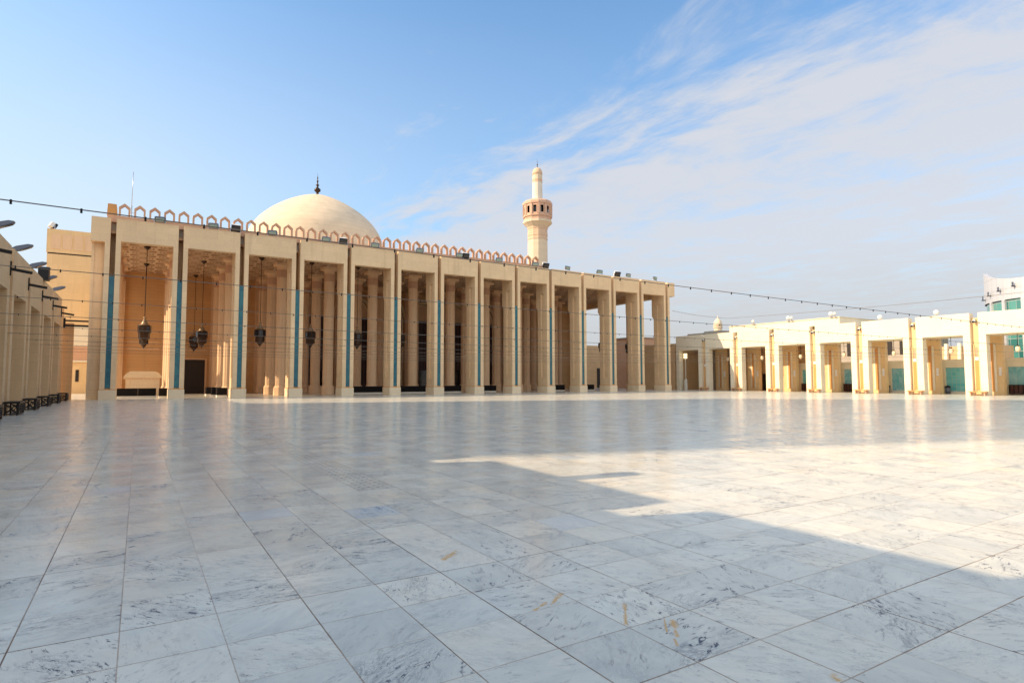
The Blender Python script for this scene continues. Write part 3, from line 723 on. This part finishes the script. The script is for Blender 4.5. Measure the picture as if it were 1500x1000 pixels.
for X, dk in ((1.27, 0), (5.85, 0), (7.85, 1), (11.38, 0), (16.87, 0), (18.73, 1), (22.39, 0), (27.82, 0), (33.07, 0), (33.9, 1), (38.73, 0), (44.32, 0), (45.98, 1), (49.64, 0), (55.35, 0), (58.69, 1), (60.81, 0), (66.22, 0)):
    i = int((X - X0) // S)
    lab = ('boxy black floodlight with white back on roof edge above %s mosque bay from left' if dk else 'slim grey-green floodlight on roof edge above %s mosque bay from left') % ORD[i]
    key = (i, dk)
    if key in cnt: lab = lab.replace('above', 'at right above')
    cnt[key] = 1
    put_flood(dark if dk else pale, (X, D + .45, HT + .11), R(random.uniform(-14, 14)), lab, 'floodlights along the mosque roof')
put_flood(dark, (-10.1, 97.4, 21.4), R(115), 'pale floodlight on top corner of the orange service block', 'floodlights on the side buildings')
for k in (3, 4, 5, 6):
    yc = bays_r[k + 0]
    put_flood(whiteb, (RX + .35, yc + .6, (9.70 if 43 < yc + .6 < 59 else AH + .03)), R(118), 'white-backed floodlight on roof above %s sunlit arcade opening from the mosque' % ORD[k], 'floodlights on the sunlit arcade')
for k in range(1, 4):
    put_flood(small, (RX + .3, YK[k] - 2.9, (9.70 if 43 < YK[k] - 2.9 < 59.5 else AH + .03)), R(-90), 'small grey floodlight on the raised parapet, %s from the mosque' % ORD[k - 1], 'floodlights on the raised arcade parapet')
# small spotlights in the slots of the sunlit arcade
sp = thing('spotlight', (0, 0, 0), 'x', 'spotlight')
MB().lathe([(.05, -.22), (.13, -.2), (.16, .1), (.16, .16)], 0, 0, 12, M['whitebox']).lathe([(.15, .16), (.13, .18)], 0, 0, 12, M['darkglass']).xf(Matrix.Rotation(R(-125), 4, 'Y')).build('housing', sp, shift=False)
MB().tube([(.32, 0, .02), (.1, 0, .02), (0, 0, -.03)], .035, M['iron'], 6).box(.30, .36, -.1, .1, -.12, .2, M['iron']).build('arm', sp, shift=False)
for k in range(8):
    o = sp if k == 0 else copy_tree(sp)
    o.location = (RX + .06, YK[k], 7.85); tag(o, 'black and white spotlight high in %s slot of sunlit arcade from the mosque' % ORD[k], 'spotlight', 'spotlights in the arcade slots')
# street-lamp heads along the left arcade roof
lh = thing('roof_lamp', (0, 0, 0), 'x', 'lamp')
hd = MB().prism([(-.15, -.05), (.25, -.10), (.85, -.06), (.95, .02), (.75, .12), (.2, .16), (-.15, .08)], -.2, .2, M['greylamp'], 'y').xf(Matrix.Translation((0, 0, .36)) @ Matrix.Rotation(R(-22), 4, 'Y'))
hd.build('head', lh, shift=False)
MB().prism([(.28, -.125), (.82, -.09), (.82, -.062), (.28, -.103)], -.15, .15, M['darkglass'], 'y').xf(Matrix.Translation((0, 0, .36)) @ Matrix.Rotation(R(-22), 4, 'Y')).build('lens', lh, shift=False)
MB().tube([(-.35, 0, 0), (-.3, 0, .2), (-.1, 0, .36)], .05, M['greylamp'], 8).build('arm', lh, shift=False)
for k, yc in enumerate([67.2 - 6.0 * k for k in range(10)]):
    if k == 0: continue
    o = lh if k == 1 else copy_tree(lh)
    o.location = (LX - .42, yc, AH)
    lab = 'grey roof lamp head over the shaded left arcade, %s from the mosque' % ORD[k - 1]
    tag(o, lab, 'lamp', 'roof lamps on the left arcade')
jb = thing('junction_box', (LX + .1, 52.6, AH), 'dark control box on the left arcade roof between lamps', 'control box')
MB().box(LX - .35, LX + .25, 52.2, 53.0, AH + .003, AH + .85, M['iron']).build('case', jb)
MB().box(LX - .40, LX + .30, 52.15, 53.05, AH + .85, AH + .9, M['greylamp']).build('lid', jb)
# dark fluorescent arms by the slots of the left arcade
wa = thing('wall_lamp', (0, 0, 0), 'x', 'lamp')
MB().box(0, .06, -.06, .06, -.35, .4, M['iron']).build('mount', wa, shift=False)
MB().box(.06, .92, -.09, .09, -.07, .07, M['iron']).xf(Matrix.Rotation(R(9), 4, 'Y')).build('tube', wa, shift=False)
for k in range(1, 7):
    o = wa if k == 1 else copy_tree(wa)
    o.location = (LX, YK[k - 1] - .55, 7.5); tag(o, 'dark bar lamp jutting from left arcade beside its %s slot from the mosque' % ORD[k - 1], 'lamp', 'bar lamps on the left arcade')
# long pair of bars reaching across the passage
pb = MB().box(LX, LX + 2.1, 66.3, 66.42, 7.0, 7.14, M['iron']).box(LX - .1, LX + 2.3, 66.3, 66.42, 6.55, 6.72, M['iron']).box(LX - .1, LX + .1, 66.25, 66.47, 6.4, 7.3, M['iron'])
tag(pb.build('passage_bar'), 'pair of dark bars spanning the passage between left arcade and mosque', 'bracket')
# hanging bronze lanterns in the portico
ln = thing('hanging_lantern', (0, 0, 0), 'x', 'lantern')
MB().lathe([(.66, 6.62), (.70, 6.68), (.70, 7.46), (.66, 7.52)], 0, 0, 8, M['bronze'], False).lathe([(.52, 5.95), (.58, 6.0), (.58, 6.62)], 0, 0, 8, M['bronze'], False).build('body', ln, shift=False)
bd = ln.children[0]
for k in range(8):
    a = R(22.5 + 45 * k)
    MB().box(.646, .668, -.20, .20, 6.76, 7.38, M['darkglass']).xf(Matrix.Rotation(a, 4, 'Z')).build('pane', bd, shift=False)
MB().lathe([(.62, 7.52), (.40, 7.62), (.34, 7.75), (.20, 8.05), (.10, 8.2), (.16, 8.32), (.16, 8.42), (.05, 8.52)], 0, 0, 12, M['brass']).build('crown', ln, shift=False)
MB().lathe([(.02, 5.35), (.10, 5.5), (.26, 5.72), (.40, 5.95)], 0, 0, 8, M['bronze'], False).build('tip', ln, shift=False)
for ob_ in [q for q in ln.children] + list(bd.children):
    for v_ in ob_.data.vertices: v_.co = Vector((v_.co.x * .86, v_.co.y * .86, 6.60 + (v_.co.z - 6.75) * .88))
MB().tube([(0, 0, 8.05), (0, 0, CE)], .03, M['bronze'], 6).lathe([(.06, CE - .35), (.30, CE - .1), (.30, CE)], 0, 0, 12, M['bronze']).build('rod', ln, shift=False)
spots = [(.34, 71.0, 'bronze lantern hanging in the leftmost bay, nearer the courtyard'), (.36, 81.6, 'bronze lantern hanging deep in the leftmost bay behind another'),
         (5.93, 76.3, 'bronze lantern in the second bay, nearer of the pair'), (5.9, 87.2, 'bronze lantern in the second bay, farther of the pair by the doorway wall'),
         (9.7, 76.4, 'dark lantern half hidden beside the third pillar')]
for i in range(2, 13): spots.append((PX[i] + S / 2, 70.8, 'dark lantern hanging in the %s bay of portico from the left' % ORD[i]))
for k, (x, y, lab) in enumerate(spots):
    o = ln if k == 0 else copy_tree(ln)
    o.location = (x, y, 0); o.rotation_euler = (0, 0, R(22.5 * (k % 2))); tag(o, lab, 'lantern', 'lanterns hanging in the portico')
# white lamps hanging in the sunlit arcade
gl = thing('pendant_lamp', (0, 0, 0), 'x', 'lamp')
MB().lathe([(.06, 4.50), (.18, 4.60), (.23, 4.82), (.19, 5.02), (.08, 5.12)], 0, 0, 12, M['globe'], False).build('shade', gl, shift=False)
MB().tube([(0, 0, 5.1), (0, 0, AL)], .025, M['iron'], 6).lathe([(.12, 5.1), (.05, 5.25)], 0, 0, 8, M['iron']).build('rod', gl, shift=False)
for k in range(1, 9):
    o = gl if k == 1 else copy_tree(gl)
    o.location = (RX + 2, bays_r[k], 0); tag(o, 'white glass pendant lamp in %s opening of sunlit arcade from the mosque' % ORD[k], 'lamp', 'pendant lamps in the sunlit arcade')
pl = thing('post_lamp', (RX + .6, 68.4, 0), 'lit square lantern on a thin white post in the shaded end opening', 'lamp')
MB().tube([(RX + .6, 68.4, 0), (RX + .6, 68.4, 5.1)], .07, M['white_stone'], 8).lathe([(.28, 0), (.28, 1.6), (.1, 1.8)], RX + .6, 68.4, 8, M['white_stone'], False).build('post', pl)
MB().box(RX + .4, RX + .8, 68.2, 68.6, 5.1, 5.9, plain('lit_lamp_glass', (.9, .8, .55), .4, emit=(1, .78, .42), estr=.8)).build('lantern', pl)
# festoon cables across the court, one per slot
def wire_z(x): return 3.95 + .29 * ((x - 34.6) / 40.4) ** 2
bulb_me = None
for k in range(10):
    y = YK[k]
    t = thing('festoon_cable', (LX, y, wire_z(LX)), ('thin cable of small bulbs strung across the court, %s nearest the camera' % ORD[9 - k]).replace('first nearest', 'nearest'), 'string lights', 'bulb cables across the courtyard')
    pts = [(LX - .42 + (RX + .84 - LX) * i / 90, y, wire_z(LX + (RX - LX) * i / 90)) for i in range(91)]
    MB().tube(pts, 0.009 if k > 6 else .012, M['wire'], 5).build('cable', t)
    xs = [-5.35 + .766 * i for i in range(0, 105)]
    lim = {9: 34, 8: 46, 7: 60}.get(k, 73.6)
    xs = [x for x in xs if x < lim and x > -5.7 + (2.6 if k == 9 else 0)]
    if k < 7: xs = xs[::2]
    for x in xs:
        z = wire_z(x)
        if bulb_me is None:
            o = MB().lathe([(.012, .014), (.015, -.005), (.015, -.022), (.010, -.025), (.017, -.036), (.015, -.047), (.005, -.053)], 0, 0, 8, M['iron']).build('bulb', t, shift=False); bulb_me = o.data
        else:
            o = bpy.data.objects.new('bulb', bulb_me); COL.objects.link(o); o.parent = t
        o.location = Vector((x, y, z)) - wloc(t)
oc = MB().tube([(75.4, 60 - i * 2.5, 10.9 - .5 * math.sin(math.pi * i / 24)) for i in range(25)] , .022, M['wire'], 5).tube([(PX[-1] + 1.7, D + .5, 12.3), (72, 62.6, 11.4), (75.4, 60, 10.9)], .022, M['wire'], 5)
tag(oc.build('overhead_cable'), 'single bare cable running above the sunlit arcade roof', 'cable')

# ------------------------------------------------------------------ furniture
# ornate iron benches in front of the left arcade slots
bn = thing('bench', (0, 0, 0), 'x', 'bench')
MB().box(.05, .72, -.85, .85, .60, .70, M['iron']).build('seat', bn, shift=False)
fr = MB().box(.62, .68, -.82, .82, .05, .10, M['iron']).box(.62, .68, -.82, -.75, .10, .60, M['iron']).box(.62, .68, .75, .82, .10, .60, M['iron']).box(.62, .68, -.04, .04, .10, .60, M['iron']).build('frame', bn, shift=False)
sc = MB()
for c in (-.40, .40):
    for s in (-1, 1):
        sc.tube([(.65, c + s * .30 * math.cos(t / 10 * 5.2) * (1 - t / 26), .35 + .22 * math.sin(t / 10 * 5.2) * (1 - t / 26)) for t in range(11)], .032, M['iron'], 5)
    sc.tube([(.65, c - .34, .12), (.65, c + .34, .58)], .02, M['iron'], 5).tube([(.65, c + .34, .12), (.65, c - .34, .58)], .02, M['iron'], 5)
for sy in (-.78, .78):
    for c in (.24, .50):
        sc.tube([(c + .12 * math.cos(t / 8 * 5.5) * (1 - t / 30), sy, .33 + .20 * math.sin(t / 8 * 5.5) * (1 - t / 30)) for t in range(9)], .024, M['iron'], 5)
    sc.tube([(.12, sy, .1), (.62, sy, .58)], .024, M['iron'], 5).tube([(.62, sy, .1), (.12, sy, .58)], .024, M['iron'], 5).box(.12, .62, sy - .02, sy + .02, .05, .10, M['iron'])
sc.build('scrollwork', bn, shift=False)
for sx, sy in ((.12, -.78), (.12, .78), (.6, -.78), (.6, .78)): MB().box(sx - .03, sx + .03, sy - .03, sy + .03, 0, .6, M['iron']).build('leg', bn, shift=False)
for k in range(6):
    o = bn if k == 0 else copy_tree(bn)
    o.location = (LX, YK[k] - .1, 0); tag(o, 'black scrolled iron bench at %s slot of left arcade from the mosque' % ORD[k], 'bench', 'iron benches along the left arcade')
# low wooden benches along the sunlit arcade
wb = thing('bench', (0, 0, 0), 'x', 'bench')
MB().box(-.62, -.05, -.8, .8, .36, .44, M['inlay']).build('seat', wb, shift=False)
for sy in (-.62, .62): MB().box(-.50, -.15, sy - .05, sy + .05, 0, .36, M['terra']).build('leg', wb, shift=False)
for k in range(8):
    o = wb if k == 0 else copy_tree(wb)
    o.location = (RX, YK[k] - .2, 0); tag(o, 'low orange-brown bench at %s slot of sunlit arcade from the mosque' % ORD[k], 'bench', 'wooden benches along the sunlit arcade')
# black shoe cabinets in the portico
def cabinet(x0, x1, y0, y1, label, z0=.2, h=.95):
    t = thing('shoe_cabinet', ((x0 + x1) / 2, (y0 + y1) / 2, 0), label, 'cabinet', 'black shoe cabinets in the portico')
    MB().box(x0 - .03, x1 + .03, y0 - .03, y1 + .03, 0, z0, M['white_stone']).build('base', t)
    b = MB().box(x0, x1, y0 + .04, y1, z0, h, M['black']); b.build('case', t)
    s = MB(); nx = max(1, int((x1 - x0) / .45))
    for i in range(nx + 1):
        x = x0 + (x1 - x0) * i / nx; s.box(x - .02, x + .02, y0, y0 + .037, z0, h, M['black'])
    for z in (z0 + .02, z0 + .27, z0 + .52, h - .03): s.box(x0, x1, y0 + .003, y0 + .034, z, z + .03, M['black'])
    s.build('shelf_front', t)
cabinet(-1.75, -.05, 70.0, 70.6, 'black slatted shoe cabinet at left of the first portico bay'); cabinet(.0, 1.5, 70.0, 70.6, 'black slatted shoe cabinet at right of the first portico bay')
cabinet(1.75, 2.5, 68.2, 70.4, 'short black shoe cabinet against the second pillar')
cabinet(6.4, 7.4, 74.5, 76.0, 'black shoe cabinet in the second bay beside sunlit columns, farthest of three')
cabinet(6.7, 7.6, 71.4, 73.0, 'black shoe cabinet in the second bay beside sunlit columns, middle of three'); cabinet(6.9, 7.8, 68.6, 70.2, 'black shoe cabinet in the second bay beside sunlit columns, nearest of three')
for i, (a, c) in {4: (22.1, 25.9), 5: (28.1, 31.9), 6: (33.4, 36.6), 7: (39.2, 42.0), 9: (51.0, 53.8), 10: (57.0, 59.4), 11: (61.6, 63.2)}.items():
    cabinet(a, c, 72.0, 72.6, 'long black shoe cabinet across the %s portico bay from the left' % ORD[i])
# cream scalloped stone chest in the first bay
ch = thing('stone_chest', (.4, 80.4, 0), 'cream stone drinking fountain with rounded scalloped top in the first bay', 'fountain')
MB().box(-1.25, 2.05, 80, 80.9, 0, 2.0, M['trim']).build('body', ch)
MB().prism([(-1.45, 2.0), (2.25, 2.0), (2.25, 2.15), (1.95, 2.55), (1.6, 2.75), (-.8, 2.75), (-1.15, 2.55), (-1.45, 2.15)], 79.85, 81, M['trim'], 'y').build('lid', ch)
s = MB()
for i in range(9): s.prism([(-1.36 + i * .40 + .19 * math.cos(t), 2.0 + .16 * math.sin(t)) for t in [math.pi + math.pi * q / 8 for q in range(9)]], 79.90, 79.997, M['column'], 'y')
s.build('scallop', ch)
# dark planters/bins in the sunlit arcade under the tiles
for k in (3, 4, 6, 7):
    yc = bays_r[k] if k < 10 else 0
    if k == 6 : continue
    t = thing('planter_box', (80.2, yc, 0), 'dark brown slatted cabinet under the tile panel in %s opening from the mosque' % ORD[k], 'cabinet', 'dark cabinets under the tile panels')
    MB().box(80.1, 80.48, yc - 1.7, yc + 2.0, .12, 1.05, M['door']).build('case', t)
    s = MB()
    for q in range(10): s.box(80.06, 80.097, yc - 1.7 + q * .40, yc - 1.62 + q * .40, .12, 1.05, M['black'])
    s.box(80.06, 80.5, yc - 1.72, yc + 2.02, 1.05, 1.1, M['black']).build('slat_front', t)
def bin_(x, y, label):
    t = thing('litter_bin', (x, y, 0), label, 'bin', 'litter bins in the sunlit arcade')
    MB().lathe([(.24, 0), (.3, .75)], x, y, 14, M['greylamp']).build('drum', t); MB().lathe([(.31, .75), (.31, .85), (.12, .97)], x, y, 14, M['iron']).build('lid', t)
bin_(79.9, 39.5, 'grey litter bin beside the tile panel with zigzags'); bin_(80.1, 33.0, 'grey litter bin at the foot of an inner arcade post')

# ------------------------------------------------------------------ sky, sun, camera
SUN = Vector((-1.435, .48, 1.0)).normalized()
EL = math.asin(SUN.z); AZ = math.atan2(SUN.x, SUN.y)
sl = bpy.data.lights.new('sun', 'SUN'); sl.energy = 2.7; sl.angle = R(.53); sl.color = (1., .75, .49)
so = bpy.data.objects.new('sun', sl); COL.objects.link(so); so.rotation_euler = SUN.to_track_quat('Z', 'Y').to_euler(); so.location = (-60, 20, 60)
wd = bpy.data.worlds.new('World'); scene.world = wd; wd.use_nodes = True
N = NT(wd.node_tree)
sky = N.n('ShaderNodeTexSky', sky_type='NISHITA'); sky.sun_disc = False; sky.sun_elevation = EL; sky.sun_rotation = AZ; sky.altitude = 10; sky.air_density = 1.0; sky.dust_density = 1.6; sky.ozone_density = 2.2
d = N.vmath('NORMALIZE', N.n('ShaderNodeTexCoord').outputs['Generated'])
dx, dy, dz = N.sep(d)
zz = N.math('MAXIMUM', dz, .035)
px, py = N.math('DIVIDE', dx, zz), N.math('DIVIDE', dy, zz)
P = N.comb(px, py, 0.)
warp = N.noise(P, .9, 3, .5, out=1)
Pw = N.vmath('ADD', P, N.vmath('MULTIPLY', N.vmath('SUBTRACT', warp, (.5, .5, .5)), (.55, .9, 0)))
streak = N.noise(N.vmath('MULTIPLY', Pw, (1.7, .42, 1)), 1.5, 7, .62)
fine = N.noise(N.vmath('MULTIPLY', Pw, (1.6, .8, 1)), 4.2, 7, .66)
puff = N.noise(N.vmath('MULTIPLY', Pw, (1., 1., 1)), 2.4, 6, .6)
edge = N.math('ADD', px, N.math('ADD', N.math('MULTIPLY', N.math('SUBTRACT', streak, .5), 2.2), N.math('MULTIPLY', N.math('SUBTRACT', fine, .5), .9)))
region = N.rng(edge, N.rng(dz, .28, .45, 1.0, 1.25), N.rng(dz, .28, .45, 1.75, 2.15), 0, 1, True)
tex = N.math('ADD', N.math('MULTIPLY', streak, .38), N.math('ADD', N.math('MULTIPLY', fine, .27), N.math('MULTIPLY', puff, .45)))
body = N.rng(tex, .40, .60, N.rng(dz, .2, .42, .6, .40), 1, True)
cl = N.math('MULTIPLY', N.math('MULTIPLY', region, body), .9)
wisp = N.math('MULTIPLY', N.rng(tex, .60, .72, 0, .55, True), N.rng(px, .3, 1.2, 0, 1, True))
cl = N.math('MAXIMUM', cl, wisp)
hs = N.n('ShaderNodeHueSaturation'); N.put(hs.inputs['Color'], sky.outputs[0]); hs.inputs['Saturation'].default_value = 1.0; hs.inputs['Value'].default_value = 1.0
CLOUD = (2.60, 2.64, 2.80)
blue = N.mix(1., hs.outputs[0], (.64, .89, .98), 'MULTIPLY')
milky = N.rng(dz, .10, .66, .82, 0, True)
blue = N.mix(N.math('MULTIPLY', milky, N.rng(px, -.1, 1.6, 1, .30)), blue, (2.9, 3.1, 3.25))
c = N.mix(cl, blue, CLOUD)
# added fill light: bright glow in unseen sky behind court and round the sun
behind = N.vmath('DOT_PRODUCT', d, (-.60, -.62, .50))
fill_veil = N.math('MULTIPLY', N.rng(behind, -.05, .75, 0, 1, True), N.rng(N.noise(N.vmath('MULTIPLY', d, (1, 1, 2)), 2.2, 5, .6), .3, .6, .7, 1))
c = N.mix(fill_veil, c, (4.05, 4.2, 4.2))
hz = N.rng(dz, .0, .24, .9, 0, True)
c = N.mix(hz, c, N.mix(N.rng(px, -.2, 1.6), (2.8, 3.0, 3.15), (2.16, 2.18, 2.22)))
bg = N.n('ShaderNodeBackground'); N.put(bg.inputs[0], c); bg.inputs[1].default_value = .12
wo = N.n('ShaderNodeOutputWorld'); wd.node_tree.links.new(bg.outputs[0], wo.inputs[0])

cam = bpy.data.cameras.new('camera'); co = bpy.data.objects.new('camera', cam); COL.objects.link(co); scene.camera = co
cam.sensor_width = 36; cam.lens = 881.13 / 1500 * 36; cam.clip_start = .1; cam.clip_end = 6000
yaw, pitch, roll = .5547, .0624, -.0017
fw = Vector((math.sin(yaw) * math.cos(pitch), math.cos(yaw) * math.cos(pitch), math.sin(pitch)))
r0 = Vector((math.cos(yaw), -math.sin(yaw), 0)); u0 = r0.cross(fw)
rt = r0 * math.cos(roll) + u0 * math.sin(roll); up = -r0 * math.sin(roll) + u0 * math.cos(roll)
co.matrix_world = Matrix(((rt.x, up.x, -fw.x, 0), (rt.y, up.y, -fw.y, 0), (rt.z, up.z, -fw.z, 1.8), (0, 0, 0, 1)))

vs = scene.view_settings; vs.view_transform = 'Standard'; vs.look = 'None'; vs.exposure = 1.2; vs.gamma = 1
scene.cycles.use_denoising = True; scene.cycles.max_bounces = 8; scene.cycles.diffuse_bounces = 7; scene.cycles.glossy_bounces = 4
